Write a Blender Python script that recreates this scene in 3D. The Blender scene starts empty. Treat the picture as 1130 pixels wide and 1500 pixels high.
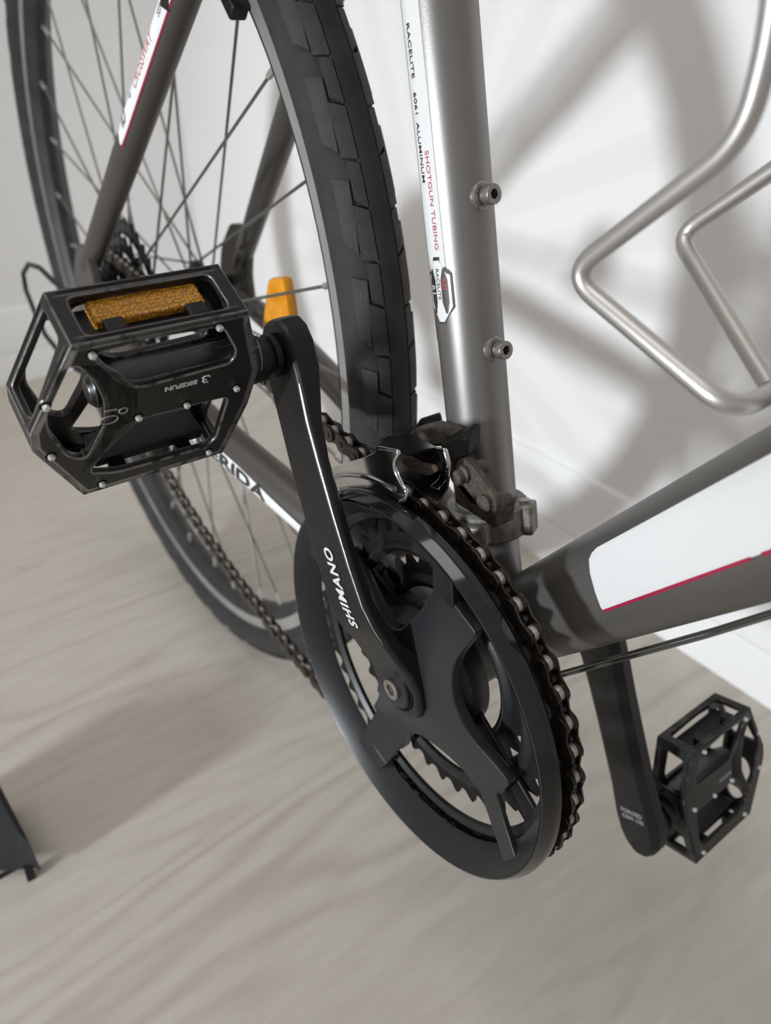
import bpy, bmesh, math, random
from mathutils import Vector, Matrix, Euler
random.seed(4)
S = bpy.context.scene
COL = S.collection
PI = math.pi
R = math.radians
W, H = 1130, 1500
# ------------------------------------------------------------------ camera
# origin = bottom bracket centre; x forward along the bike, -y the drive side, z up
CAM = Vector((0.2048, -0.2254, 0.2700))
CAM_ROT = Euler((0.9970, -0.0007, 0.9409), 'XYZ')
FPX = 1068.0
cd = bpy.data.cameras.new('camera'); cam = bpy.data.objects.new('camera', cd); COL.objects.link(cam)
cam.location = CAM; cam.rotation_euler = CAM_ROT
cd.sensor_fit = 'VERTICAL'; cd.sensor_height = 36.0; cd.lens = FPX * 36.0 / H
cd.clip_start = 0.01; cd.clip_end = 50
cd.dof.use_dof = True; cd.dof.focus_distance = 0.315; cd.dof.aperture_fstop = 8.0
S.camera = cam
# ------------------------------------------------------------------ light
S.view_settings.view_transform = 'Standard'; S.view_settings.look = 'None'
S.view_settings.exposure = 0.0; S.view_settings.gamma = 1.0; S.view_settings.use_curve_mapping = False
wd = bpy.data.worlds.new('world'); S.world = wd; wd.use_nodes = True
bg = wd.node_tree.nodes['Background']; bg.inputs[0].default_value = (1.0, 0.955, 0.925, 1); bg.inputs[1].default_value = 0.35
def area(name, loc, target, sx, sy, energy, color):
    l = bpy.data.lights.new(name, 'AREA'); l.shape = 'RECTANGLE'; l.size = sx; l.size_y = sy
    l.energy = energy; l.color = color
    o = bpy.data.objects.new(name, l); COL.objects.link(o); o.location = loc
    o.rotation_euler = (Vector(target) - Vector(loc)).to_track_quat('-Z', 'Y').to_euler()
    return o
sl = bpy.data.lights.new('window_light', 'SPOT'); sl.energy = 200.0; sl.color = (0.89, 0.95, 1.0); sl.shadow_soft_size = 0.11
sl.spot_size = R(46); sl.spot_blend = 1.0
so = bpy.data.objects.new('window_light', sl); COL.objects.link(so); so.location = (0.05, -2.25, 0.27)
so.rotation_euler = (Vector((-0.45, 0.37, -0.10)) - so.location).to_track_quat('-Z', 'Y').to_euler()
area('overhead_fill', (-0.3, -0.8, 2.1), (-0.1, -0.2, 0.0), 1.0, 1.0, 11.0, (1.0, 0.97, 0.93))  # added fill from above to brighten the floor, not a known lamp

# ------------------------------------------------------------------ materials
def mat(name, col, rough=0.5, metal=0.0, noise=0.0, nscale=40, ncol=None, bump=0.0, bscale=400, wear=None,
        wear_r=0.0012, wear_amt=0.5, coat=0.0, spec=0.5, aniso=None):
    m = bpy.data.materials.new(name); m.use_nodes = True
    nt = m.node_tree; N = nt.nodes; L = nt.links
    b = N['Principled BSDF']
    b.inputs['Base Color'].default_value = (*col, 1); b.inputs['Roughness'].default_value = rough
    b.inputs['Metallic'].default_value = metal
    b.inputs['Coat Weight'].default_value = coat
    b.inputs['Specular IOR Level'].default_value = spec
    tc = N.new('ShaderNodeTexCoord'); cur = None
    if noise > 0:
        n = N.new('ShaderNodeTexNoise'); n.inputs['Scale'].default_value = nscale; n.inputs['Detail'].default_value = 6
        L.new(tc.outputs['Object'], n.inputs['Vector'])
        cr = N.new('ShaderNodeValToRGB'); cr.color_ramp.elements[0].position = 0.5 - 0.2; cr.color_ramp.elements[1].position = 0.5 + 0.2
        L.new(n.outputs['Fac'], cr.inputs['Fac'])
        mx = N.new('ShaderNodeMix'); mx.data_type = 'RGBA'
        mx.inputs['A'].default_value = (*col, 1)
        mx.inputs['B'].default_value = (*(ncol or tuple(c * 0.6 for c in col)), 1)
        mu = N.new('ShaderNodeMath'); mu.operation = 'MULTIPLY'; mu.inputs[1].default_value = noise
        L.new(cr.outputs['Color'], mu.inputs[0]); L.new(mu.outputs[0], mx.inputs['Factor'])
        cur = mx.outputs['Result']
    if wear:
        ge = N.new('ShaderNodeNewGeometry'); bv = N.new('ShaderNodeBevel'); bv.samples = 4; bv.inputs['Radius'].default_value = wear_r
        dt = N.new('ShaderNodeVectorMath'); dt.operation = 'DOT_PRODUCT'
        L.new(ge.outputs['Normal'], dt.inputs[0]); L.new(bv.outputs['Normal'], dt.inputs[1])
        mr = N.new('ShaderNodeMapRange'); mr.inputs['From Min'].default_value = 0.985; mr.inputs['From Max'].default_value = 0.90
        L.new(dt.outputs['Value'], mr.inputs['Value'])
        n2 = N.new('ShaderNodeTexNoise'); n2.inputs['Scale'].default_value = 130; n2.inputs['Detail'].default_value = 8
        L.new(tc.outputs['Object'], n2.inputs['Vector'])
        r2 = N.new('ShaderNodeMapRange'); r2.inputs['From Min'].default_value = 0.62 - wear_amt * 0.3; r2.inputs['From Max'].default_value = 0.62 - wear_amt * 0.3 + 0.15
        L.new(n2.outputs['Fac'], r2.inputs['Value'])
        mm = N.new('ShaderNodeMath'); mm.operation = 'MULTIPLY'; L.new(mr.outputs[0], mm.inputs[0]); L.new(r2.outputs[0], mm.inputs[1])
        mx2 = N.new('ShaderNodeMix'); mx2.data_type = 'RGBA'
        if cur: L.new(cur, mx2.inputs['A'])
        else: mx2.inputs['A'].default_value = (*col, 1)
        mx2.inputs['B'].default_value = (*wear, 1)
        L.new(mm.outputs[0], mx2.inputs['Factor']); cur = mx2.outputs['Result']
        L.new(mm.outputs[0], b.inputs['Metallic'])
    if cur: L.new(cur, b.inputs['Base Color'])
    if bump > 0:
        n = N.new('ShaderNodeTexNoise'); n.inputs['Scale'].default_value = bscale; n.inputs['Detail'].default_value = 3
        L.new(tc.outputs['Object'], n.inputs['Vector'])
        bp = N.new('ShaderNodeBump'); bp.inputs['Strength'].default_value = bump; bp.inputs['Distance'].default_value = 0.001
        L.new(n.outputs['Fac'], bp.inputs['Height']); L.new(bp.outputs['Normal'], b.inputs['Normal'])
    return m

M = {}
M['frame'] = mat('titan_grey_paint', (0.105, 0.097, 0.090), 0.42, 0.55, noise=0.35, nscale=30, ncol=(0.075, 0.068, 0.062), bump=0.06, bscale=2500)
M['frame_light'] = mat('silver_grey_paint', (0.27, 0.26, 0.25), 0.38, 0.75, noise=0.35, nscale=22, ncol=(0.18, 0.17, 0.16), bump=0.08, bscale=2500)
M['white'] = mat('white_sticker', (0.78, 0.79, 0.79), 0.30, noise=0.0)
M['red'] = mat('crimson_sticker', (0.36, 0.012, 0.055), 0.35)
M['maroon'] = mat('maroon_pinstripe', (0.06, 0.012, 0.016), 0.4)
M['ink'] = mat('black_print', (0.03, 0.03, 0.033), 0.5)
M['redink'] = mat('red_print', (0.45, 0.05, 0.08), 0.5)
M['greyink'] = mat('white_print', (0.66, 0.66, 0.66), 0.45)
M['dimink'] = mat('grey_print', (0.30, 0.30, 0.30), 0.5)
M['crank'] = mat('anodised_black_crank', (0.0095, 0.0092, 0.0092), 0.38, 0.0, noise=0.4, nscale=60, ncol=(0.015, 0.014, 0.014), bump=0.05, bscale=3000, spec=0.32)
M['worn_line'] = mat('bare_worn_metal', (0.55, 0.54, 0.52), 0.4, 0.8, noise=0.8, nscale=300, ncol=(0.2, 0.19, 0.18))
M['plastic'] = mat('satin_black_plastic', (0.014, 0.0145, 0.016), 0.38, noise=0.4, nscale=150, ncol=(0.020, 0.021, 0.023), bump=0.04, bscale=4000, spec=0.42)
M['spider'] = mat('grey_black_spider', (0.020, 0.021, 0.023), 0.30, 0.15, noise=0.3, nscale=100, ncol=(0.026, 0.027, 0.029), bump=0.12, bscale=3500, spec=0.45)
M['gloss'] = mat('gloss_black_plastic', (0.005, 0.005, 0.006), 0.10, noise=0.5, nscale=200, ncol=(0.012, 0.012, 0.014), coat=0.2)
M['ring'] = mat('dark_steel_ring', (0.014, 0.0135, 0.0135), 0.40, 0.3, noise=0.5, nscale=90, ncol=(0.028, 0.025, 0.022), spec=0.35)
M['chain'] = mat('oily_chain_plate', (0.012, 0.010, 0.008), 0.28, 0.4, noise=0.6, nscale=400, ncol=(0.07, 0.055, 0.045))
M['roller'] = mat('bright_roller', (0.62, 0.60, 0.57), 0.35, 0.35, noise=0.7, nscale=900, ncol=(0.30, 0.28, 0.25))
M['chrome'] = mat('chrome_steel', (0.62, 0.62, 0.63), 0.13, 1.0, noise=0.35, nscale=90, ncol=(0.3, 0.29, 0.28))
M['chrome_dark'] = mat('grimy_chrome', (0.22, 0.21, 0.21), 0.22, 1.0, noise=0.6, nscale=120, ncol=(0.06, 0.05, 0.045))
M['crust'] = mat('dried_dirt', (0.26, 0.20, 0.17), 0.85, noise=0.8, nscale=500, ncol=(0.10, 0.07, 0.055), bump=0.6, bscale=900)
M['rust'] = mat('rusty_brown_metal', (0.045, 0.034, 0.027), 0.7, 0.2, noise=0.9, nscale=260, ncol=(0.125, 0.100, 0.082), bump=0.6, bscale=700)
M['clamp'] = mat('dirty_grey_clamp', (0.30, 0.28, 0.245), 0.45, 0.4, noise=0.9, nscale=130, ncol=(0.085, 0.075, 0.06), bump=0.2, bscale=600)
M['steel'] = mat('grey_steel_bolt', (0.40, 0.385, 0.36), 0.36, 0.8, noise=0.8, nscale=500, ncol=(0.2, 0.185, 0.165), bump=0.1, bscale=1500)
M['pin'] = mat('bright_pin', (0.72, 0.71, 0.69), 0.35, 0.5)
M['hole'] = mat('dark_recess', (0.003, 0.003, 0.003), 0.8, spec=0.15)
M['alu'] = mat('brushed_aluminium', (0.56, 0.54, 0.52), 0.40, 0.85, noise=0.3, nscale=60, ncol=(0.5, 0.48, 0.46), bump=0.1, bscale=3000)
M['track'] = mat('brushed_rim_track', (0.46, 0.45, 0.44), 0.35, 0.6, noise=0.4, nscale=40)
M['rim'] = mat('black_rim', (0.016, 0.016, 0.0165), 0.5, 0.1, noise=0.5, nscale=60, ncol=(0.055, 0.054, 0.053))
M['tyre'] = mat('dusty_tyre_rubber', (0.022, 0.022, 0.023), 0.75, spec=0.35, noise=0.7, nscale=50, ncol=(0.045, 0.043, 0.041), bump=0.25, bscale=1200)
M['tread'] = mat('worn_tread_rubber', (0.034, 0.032, 0.031), 0.68, spec=0.4, noise=0.8, nscale=90, ncol=(0.058, 0.054, 0.050), bump=0.4, bscale=900)
M['spoke'] = mat('steel_spoke', (0.22, 0.22, 0.21), 0.4, 0.85)
M['nipple'] = mat('nipple_brass', (0.55, 0.54, 0.52), 0.35, 0.8)
M['pedal'] = mat('worn_black_pedal', (0.007, 0.0068, 0.0062), 0.36, 0.05, spec=0.4, noise=0.6, nscale=45, ncol=(0.022, 0.019, 0.015), bump=0.12, bscale=1500,
                 wear=(0.42, 0.42, 0.42), wear_r=0.0012, wear_amt=0.85)
M['far_pedal'] = mat('black_pedal', (0.010, 0.010, 0.010), 0.42, 0.05, spec=0.4, noise=0.5, nscale=60, ncol=(0.02, 0.02, 0.02),
                     wear=(0.12, 0.12, 0.12), wear_r=0.0008, wear_amt=0.5)
M['black'] = mat('black_rubber', (0.006, 0.006, 0.006), 0.5, spec=0.35)
M['bag'] = mat('black_bag_fabric', (0.008, 0.008, 0.008), 0.8, bump=0.5, bscale=900)

def mat_amber():
    m = mat('amber_reflector', (0.62, 0.24, 0.008), 0.25, coat=0.4)
    nt = m.node_tree; N = nt.nodes; L = nt.links; b = N['Principled BSDF']
    tc = N.new('ShaderNodeTexCoord'); v = N.new('ShaderNodeTexVoronoi'); v.inputs['Scale'].default_value = 700
    v.feature = 'F1'; v.inputs['Randomness'].default_value = 0.6
    L.new(tc.outputs['Object'], v.inputs['Vector'])
    bp = N.new('ShaderNodeBump'); bp.inputs['Strength'].default_value = 1.0; bp.inputs['Distance'].default_value = 0.0012
    L.new(v.outputs['Distance'], bp.inputs['Height']); L.new(bp.outputs['Normal'], b.inputs['Normal'])
    cr = N.new('ShaderNodeValToRGB'); cr.color_ramp.elements[0].color = (0.90, 0.44, 0.03, 1); cr.color_ramp.elements[1].color = (0.42, 0.17, 0.008, 1)
    cr.color_ramp.elements[0].position = 0.1; cr.color_ramp.elements[1].position = 0.75
    mr = N.new('ShaderNodeMath'); mr.operation = 'MULTIPLY'; mr.inputs[1].default_value = 1.2
    L.new(v.outputs['Distance'], mr.inputs[0]); L.new(mr.outputs[0], cr.inputs['Fac']); L.new(cr.outputs['Color'], b.inputs['Base Color'])
    return m
M['amber'] = mat_amber()
M['amber_clear'] = mat('amber_clear', (0.80, 0.33, 0.01), 0.2, noise=0.5, nscale=120, ncol=(0.5, 0.15, 0.005), coat=0.3)

def mat_floor():
    m = bpy.data.materials.new('pale_oak_laminate'); m.use_nodes = True
    nt = m.node_tree; N = nt.nodes; L = nt.links; b = N['Principled BSDF']
    tc = N.new('ShaderNodeTexCoord'); mp = N.new('ShaderNodeMapping'); mp.inputs['Rotation'].default_value = (0, 0, R(-9)); mp.inputs['Scale'].default_value = (1, 0.16, 1)
    L.new(tc.outputs['Object'], mp.inputs['Vector'])
    nz = N.new('ShaderNodeTexNoise'); nz.inputs['Scale'].default_value = 7; nz.inputs['Detail'].default_value = 2
    L.new(mp.outputs['Vector'], nz.inputs['Vector'])
    sc = N.new('ShaderNodeMath'); sc.operation = 'MULTIPLY'; sc.inputs[1].default_value = 95; L.new(nz.outputs['Fac'], sc.inputs[0])
    sn = N.new('ShaderNodeMath'); sn.operation = 'SINE'; L.new(sc.outputs[0], sn.inputs[0])
    mr = N.new('ShaderNodeMapRange'); mr.inputs['From Min'].default_value = -1; mr.inputs['From Max'].default_value = 1
    L.new(sn.outputs[0], mr.inputs['Value'])
    pw = N.new('ShaderNodeMath'); pw.operation = 'POWER'; pw.inputs[1].default_value = 2.2; L.new(mr.outputs[0], pw.inputs[0])
    n2 = N.new('ShaderNodeTexNoise'); n2.inputs['Scale'].default_value = 130; n2.inputs['Detail'].default_value = 5
    L.new(mp.outputs['Vector'], n2.inputs['Vector'])
    n3 = N.new('ShaderNodeTexNoise'); n3.inputs['Scale'].default_value = 5; n3.inputs['Detail'].default_value = 3
    L.new(mp.outputs['Vector'], n3.inputs['Vector'])
    am = N.new('ShaderNodeMapRange'); am.inputs['From Min'].default_value = 0.42; am.inputs['From Max'].default_value = 0.66
    L.new(n3.outputs['Fac'], am.inputs['Value'])
    f1 = N.new('ShaderNodeMath'); f1.operation = 'MULTIPLY'; L.new(pw.outputs[0], f1.inputs[0]); L.new(am.outputs[0], f1.inputs[1])
    f2 = N.new('ShaderNodeMath'); f2.operation = 'MULTIPLY_ADD'; f2.inputs[1].default_value = 0.42; L.new(f1.outputs[0], f2.inputs[0])
    f3 = N.new('ShaderNodeMath'); f3.operation = 'MULTIPLY'; f3.inputs[1].default_value = 0.75; L.new(n2.outputs['Fac'], f3.inputs[0]); L.new(f3.outputs[0], f2.inputs[2])
    cr = N.new('ShaderNodeValToRGB'); cr.color_ramp.elements[0].position = 0.2; cr.color_ramp.elements[1].position = 0.95
    cr.color_ramp.elements[0].color = (0.580, 0.540, 0.480, 1); cr.color_ramp.elements[1].color = (0.430, 0.390, 0.340, 1)
    L.new(f2.outputs[0], cr.inputs['Fac']); L.new(cr.outputs['Color'], b.inputs['Base Color'])
    b.inputs['Roughness'].default_value = 0.5; b.inputs['Specular IOR Level'].default_value = 0.3
    bp = N.new('ShaderNodeBump'); bp.inputs['Strength'].default_value = 0.06; bp.inputs['Distance'].default_value = 0.001
    L.new(n2.outputs['Fac'], bp.inputs['Height']); L.new(bp.outputs['Normal'], b.inputs['Normal'])
    return m
M['floor'] = mat_floor()
M['wall'] = mat('white_wall_paint', (0.86, 0.855, 0.85), 0.55, noise=0.08, nscale=4, ncol=(0.8, 0.79, 0.78), bump=0.04, bscale=200)
M['base'] = mat('white_skirting_paint', (0.88, 0.88, 0.88), 0.35)

# ------------------------------------------------------------------ mesh helpers
def V(*a): return Vector(a)
class MB:
    def __init__(s): s.v = []; s.f = []; s.m = []; s.mi = 0
    def add(s, vs, fs, mi=None):
        k = len(s.v); s.v += [Vector(v) for v in vs]; s.f += [[i + k for i in f] for f in fs]; s.m += [s.mi if mi is None else mi] * len(fs)
    def box(s, c, ax, ay, az, hx, hy, hz, tx=1.0):
        vs = []
        for k in (-1, 1):
            for (i, j) in ((-1, -1), (1, -1), (1, 1), (-1, 1)):
                t = tx if k > 0 else 1
                vs.append(c + ax * (i * hx * t) + ay * (j * hy * t) + az * (k * hz))
        s.add(vs, [[3, 2, 1, 0], [4, 5, 6, 7], [0, 1, 5, 4], [1, 2, 6, 5], [2, 3, 7, 6], [3, 0, 4, 7]])
    def rings(s, rs, closed=False, cap=True, loop=True, mi=None):
        n = len(rs[0]); vs = [p for r in rs for p in r]; fs = []
        nr = len(rs)
        for a in range(nr if closed else nr - 1):
            b = (a + 1) % nr
            for i in range(n if loop else n - 1):
                j = (i + 1) % n
                fs.append([a * n + i, a * n + j, b * n + j, b * n + i])
        if cap and not closed and loop:
            fs.append(list(range(n))[::-1]); fs.append([(nr - 1) * n + i for i in range(n)])
        s.add(vs, fs, mi)
    def tube(s, pts, r, n=12, cap=True, closed=False):
        pts = [Vector(p) for p in pts]; m = len(pts)
        rr = r if isinstance(r, (list, tuple)) else [r] * m
        T = []
        for i in range(m):
            if closed: t = pts[(i + 1) % m] - pts[i - 1]
            else: t = pts[min(i + 1, m - 1)] - pts[max(i - 1, 0)]
            T.append(t.normalized())
        u = T[0].orthogonal().normalized(); out = []
        for i in range(m):
            u = (u - T[i] * u.dot(T[i])).normalized(); w = T[i].cross(u)
            out.append([pts[i] + (u * math.cos(a) + w * math.sin(a)) * rr[i] for a in [2 * PI * k / n for k in range(n)]])
        s.rings(out, closed, cap)
    def lathe(s, prof, o, ax, n=48, a0=0, a1=None, closedprof=False, ref=None):
        # prof: (radius, height along ax)
        ax = ax.normalized(); u = (ref or ax.orthogonal()).normalized(); w = ax.cross(u)
        full = a1 is None; cnt = n if full else n + 1
        a1 = 2 * PI if full else a1
        rs = []
        for k in range(cnt):
            a = a0 + (a1 - a0) * k / n
            d = u * math.cos(a) + w * math.sin(a)
            rs.append([o + d * r + ax * h for r, h in prof])
        s.rings(rs, closed=full, cap=closedprof, loop=closedprof)
    def sphere(s, c, r, n=10, m=6):
        rs = [[c + V(math.cos(2 * PI * k / n) * math.sin(t), math.sin(2 * PI * k / n) * math.sin(t), math.cos(t)) * r for k in range(n)] for t in [PI * (i + .02) / m * 0.998 for i in range(m)] + [PI * .995]]
        s.rings(rs)
    def mesh(s, name, mats, angle=35, recalc=True):
        me = bpy.data.meshes.new(name); me.from_pydata([tuple(v) for v in s.v], [], s.f)
        ms = mats if isinstance(mats, (list, tuple)) else [mats]
        for m in ms: me.materials.append(m)
        me.polygons.foreach_set('material_index', s.m)
        if recalc:
            bm = bmesh.new(); bm.from_mesh(me); bmesh.ops.recalc_face_normals(bm, faces=bm.faces); bm.to_mesh(me); bm.free()
        me.shade_smooth(); me.set_sharp_from_angle(angle=R(angle)); me.update()
        return me
ROOT = {}
def link(name, me, parent=None, bevel=0, label=None):
    o = bpy.data.objects.new(name, me); COL.objects.link(o)
    if parent is not None:
        o.parent = parent
        if parent.parent is None and parent.type == 'EMPTY': o.location = -parent.location
    if bevel:
        b = o.modifiers.new('bevel', 'BEVEL'); b.width = bevel; b.segments = 2; b.limit_method = 'ANGLE'; b.angle_limit = R(35)
        b.harden_normals = False
    if label: o['label'] = label
    return o
def build(mb, name, m, parent=None, angle=35, bevel=0, label=None):
    return link(name, mb.mesh(name, m, angle), parent, bevel, label)
def tag(o, label, cat, group=None, kind=None):
    o['label'] = label; o['category'] = cat
    if group: o['group'] = group
    if kind: o['kind'] = kind
    return o
def struct(mb, name, m):
    o = build(mb, name, m); o['kind'] = 'structure'; return o

def frame_mat(o, x, y, z):
    return Matrix(((x[0], y[0], z[0], o[0]), (x[1], y[1], z[1], o[1]), (x[2], y[2], z[2], o[2]), (0, 0, 0, 1)))
def plate(outlines, thick, mtx, bevel=0.0, bres=1):
    """flat plate with holes from closed outlines (first = outer); returns a mesh, local z through the plate, centred"""
    cu = bpy.data.curves.new('t', 'CURVE'); cu.dimensions = '2D'; cu.fill_mode = 'BOTH'
    cu.extrude = max(thick / 2 - bevel, 0.00001); cu.bevel_depth = bevel; cu.bevel_resolution = bres; cu.offset = -bevel
    for ol in outlines:
        sp = cu.splines.new('POLY'); sp.points.add(len(ol) - 1)
        for i, q in enumerate(ol): sp.points[i].co = (q[0], q[1], 0, 1)
        sp.use_cyclic_u = True
    ob = bpy.data.objects.new('t', cu); me = bpy.data.meshes.new_from_object(ob)
    bpy.data.objects.remove(ob); bpy.data.curves.remove(cu)
    me.transform(mtx)
    if mtx.determinant() < 0: me.flip_normals()
    return me
def join(meshes, mi=None):
    bm = bmesh.new()
    for k, me in enumerate(meshes):
        n0 = len(bm.faces); bm.from_mesh(me)
        if mi:
            bm.faces.ensure_lookup_table()
            for f in bm.faces[n0:]: f.material_index = mi[k]
    bmesh.ops.recalc_face_normals(bm, faces=bm.faces)
    me = bpy.data.meshes.new('j'); bm.to_mesh(me); bm.free(); return me
def finish(me, name, m, parent, angle=35, bevel=0, label=None):
    me.materials.clear()
    for x in (m if isinstance(m, (list, tuple)) else [m]): me.materials.append(x)
    me.name = name; me.shade_smooth(); me.set_sharp_from_angle(angle=R(angle)); me.update()
    return link(name, me, parent, bevel, label)
def circ(r, n=48, c=(0, 0), a0=0): return [(c[0] + r * math.cos(a0 + 2 * PI * i / n), c[1] + r * math.sin(a0 + 2 * PI * i / n)) for i in range(n)]
def smooth_poly(pts, rad, n=4):
    """round the corners of a polygon"""
    out = []; m = len(pts)
    for i in range(m):
        p = Vector(pts[i]); a = Vector(pts[i - 1]); b = Vector(pts[(i + 1) % m])
        da = (a - p); db = (b - p); r = min(rad, da.length * .45, db.length * .45)
        A = p + da.normalized() * r; B = p + db.normalized() * r
        for k in range(n + 1):
            t = k / n; q = A * (1 - t) ** 2 + p * 2 * t * (1 - t) + B * t * t
            out.append((q.x, q.y))
    return out
def text_mesh(s, size, thick=0.0001, shear=0.0, bold=0.0, sx=1.0, align='LEFT', space=1.0):
    cu = bpy.data.curves.new('t', 'FONT'); cu.body = s; cu.size = size; cu.shear = shear; cu.offset = bold * size; cu.extrude = thick / 2
    cu.align_x = align; cu.align_y = 'CENTER'; cu.space_character = space; cu.resolution_u = 3
    ob = bpy.data.objects.new('t', cu); me = bpy.data.meshes.new_from_object(ob)
    bpy.data.objects.remove(ob); bpy.data.curves.remove(cu)
    me.transform(Matrix.Diagonal((sx, 1, 1, 1)))
    return me
def smooth_path(pts, n=8):
    out = []; P = [Vector(p) for p in pts]
    for i in range(len(P) - 1):
        p0 = P[max(i - 1, 0)]; p1 = P[i]; p2 = P[i + 1]; p3 = P[min(i + 2, len(P) - 1)]
        for k in range(n):
            t = k / n; out.append(.5 * ((2 * p1) + (p2 - p0) * t + (2 * p0 - 5 * p1 + 4 * p2 - p3) * t * t + (3 * p1 - p0 - 3 * p2 + p3) * t ** 3))
    out.append(P[-1]); return out
# plane of the wheel/crank: local X -> x, local Y -> z, local Z -> -y (towards the drive side)
def XZ(y): return frame_mat((0, y, 0), (1, 0, 0), (0, 0, 1), (0, -1, 0))
def at(px, py, y):
    """point where a pixel's line of sight meets the plane y = const"""
    d = CAM_ROT.to_matrix() @ Vector(((px - W / 2) / FPX, -(py - H / 2) / FPX, -1)); return CAM + d * ((y - CAM.y) / d.y)

FLOOR = -0.2712
BIKE_Y = 0.370
# ------------------------------------------------------------------ the room
mb = MB(); mb.add([(-1.25, -3.5, FLOOR), (2.0, -3.5, FLOOR), (2.0, BIKE_Y, FLOOR), (-1.25, BIKE_Y, FLOOR),
                   (-1.25, -3.5, FLOOR - .02), (2.0, -3.5, FLOOR - .02), (2.0, BIKE_Y, FLOOR - .02), (-1.25, BIKE_Y, FLOOR - .02)],
                  [[0, 1, 2, 3], [7, 6, 5, 4], [0, 4, 5, 1], [1, 5, 6, 2], [2, 6, 7, 3], [3, 7, 4, 0]])
struct(mb, 'floor', M['floor'])
def wall(name, x0, x1, y0, y1):
    mb = MB(); mb.box(V((x0 + x1) / 2, (y0 + y1) / 2, FLOOR + 1.2), V(1, 0, 0), V(0, 1, 0), V(0, 0, 1), (x1 - x0) / 2, (y1 - y0) / 2, 1.2)
    return struct(mb, name, M['wall'])
wall('wall_back', -1.35, 2.0, BIKE_Y + 0.0, BIKE_Y + 0.1)
wall('wall_left', -1.35, -1.25, -3.5, BIKE_Y)
def skirting(name, a, b, inn):
    a = Vector(a); b = Vector(b); inn = Vector(inn); z = V(0, 0, 1)
    prof = [(0, 0), (.008, 0), (.008, .054), (.0072, .0565), (.0045, .0575), (.0072, .0585), (.0072, .130), (.0055, .134), (0, .136)]
    mb = MB(); mb.rings([[p + inn * q[0] + z * q[1] for q in prof] for p in (a, b)])
    return struct(mb, name, M['base'])
skirting('baseboard_back', (-1.25, BIKE_Y, FLOOR), (2.0, BIKE_Y, FLOOR), (0, -1, 0))
skirting('baseboard_left', (-1.25, -3.5, FLOOR), (-1.25, BIKE_Y, FLOOR), (1, 0, 0))

# ------------------------------------------------------------------ the bicycle
bike = bpy.data.objects.new('bicycle', None); COL.objects.link(bike); bike.location = (-0.15, 0, FLOOR)
tag(bike, 'grey bicycle with black crankset, knobbly rear tyre and alloy pedals, standing before the white wall', 'bicycle')

PHI = 1.3351
SA = V(-math.cos(PHI), 0, math.sin(PHI)); SF = V(math.sin(PHI), 0, math.cos(PHI)); SR = 0.0154
HUB = V(-0.4396, 0, 0.0813)
# --- seat tube
def cyl_dir(al): return SF * math.cos(al) + V(0, -1, 0) * math.sin(al)
mb = MB(); mb.tube([SA * s for s in (0.0, .02, .2, .40, .52)], [.0165, SR, SR, SR, SR], 48)
seat = build(mb, 'seat_tube', M['frame_light'], bike)
mb = MB(); mb.tube([SA * .52, SA * .66], [.0136, .0136], 32); build(mb, 'seat_post', M['black'], bike)
def cyl_patch(axis, o, dirf, r0, s_pts, name, m, parent, t=0.00012, n=10):
    """curved sticker: s_pts list of (s, a0, a1)"""
    mb = MB(); rs = []
    for s, a0, a1 in s_pts:
        top = [o + axis * s + dirf(R(a0 + (a1 - a0) * k / n)) * (r0 + t) for k in range(n + 1)]
        bot = [o + axis * s + dirf(R(a0 + (a1 - a0) * k / n)) * (r0 - .0001) for k in range(n + 1)][::-1]
        rs.append(top + bot)
    mb.rings(rs); return build(mb, name, m, parent, angle=60)
O0 = V(0, 0, 0)
cyl_patch(SA, O0, cyl_dir, SR, [(.1905, 84, 126), (.1925, 72, 126), (.44, 72, 126)], 'sticker', M['white'], seat)
cyl_patch(SA, O0, cyl_dir, SR, [(.160, 122, 124), (.26, 120, 122), (.44, 114, 116)], 'pinstripe', M['maroon'], seat, t=.00018, n=3)
def cyl_text(s, size, s0, al, name, m, parent, up=-1, axis=SA, o=O0, dirf=cyl_dir, r=SR, rd=-1, t=.0002, **kw):
    """text wrapped on a tube; reading runs along rd*axis from s0, letter tops towards up*alpha"""
    me = text_mesh(s, size, **kw)
    bm = bmesh.new(); bm.from_mesh(me); bmesh.ops.triangulate(bm, faces=bm.faces)
    for _ in range(3):
        bmesh.ops.subdivide_edges(bm, edges=[e for e in bm.edges if e.calc_length() > .0022], cuts=1)
        bmesh.ops.triangulate(bm, faces=[f_ for f_ in bm.faces if len(f_.verts) > 3])
    bm.to_mesh(me); bm.free()
    for v in me.vertices:
        x, y = v.co.x, v.co.y
        a = R(al) + up * y / r
        v.co = o + axis * (s0 + rd * x) + dirf(a) * (r + t + v.co.z)
    return finish(me, name, m, parent)
cyl_text('RACELITE', .0031, .2845, 99, 'lettering', M['ink'], seat, sx=1.45, bold=.002, t=.0003)
cyl_text('6061', .0031, .2605, 100, 'lettering', M['ink'], seat, sx=1.45, bold=.002, t=.0003)
cyl_text('ALUMINUM', .0031, .2495, 101, 'lettering', M['ink'], seat, sx=1.45, bold=.002, t=.0003)
cyl_text('SHOTGUN TUBING', .0031, .2385, 86, 'lettering', M['redink'], seat, sx=1.45, bold=.002)
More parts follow.
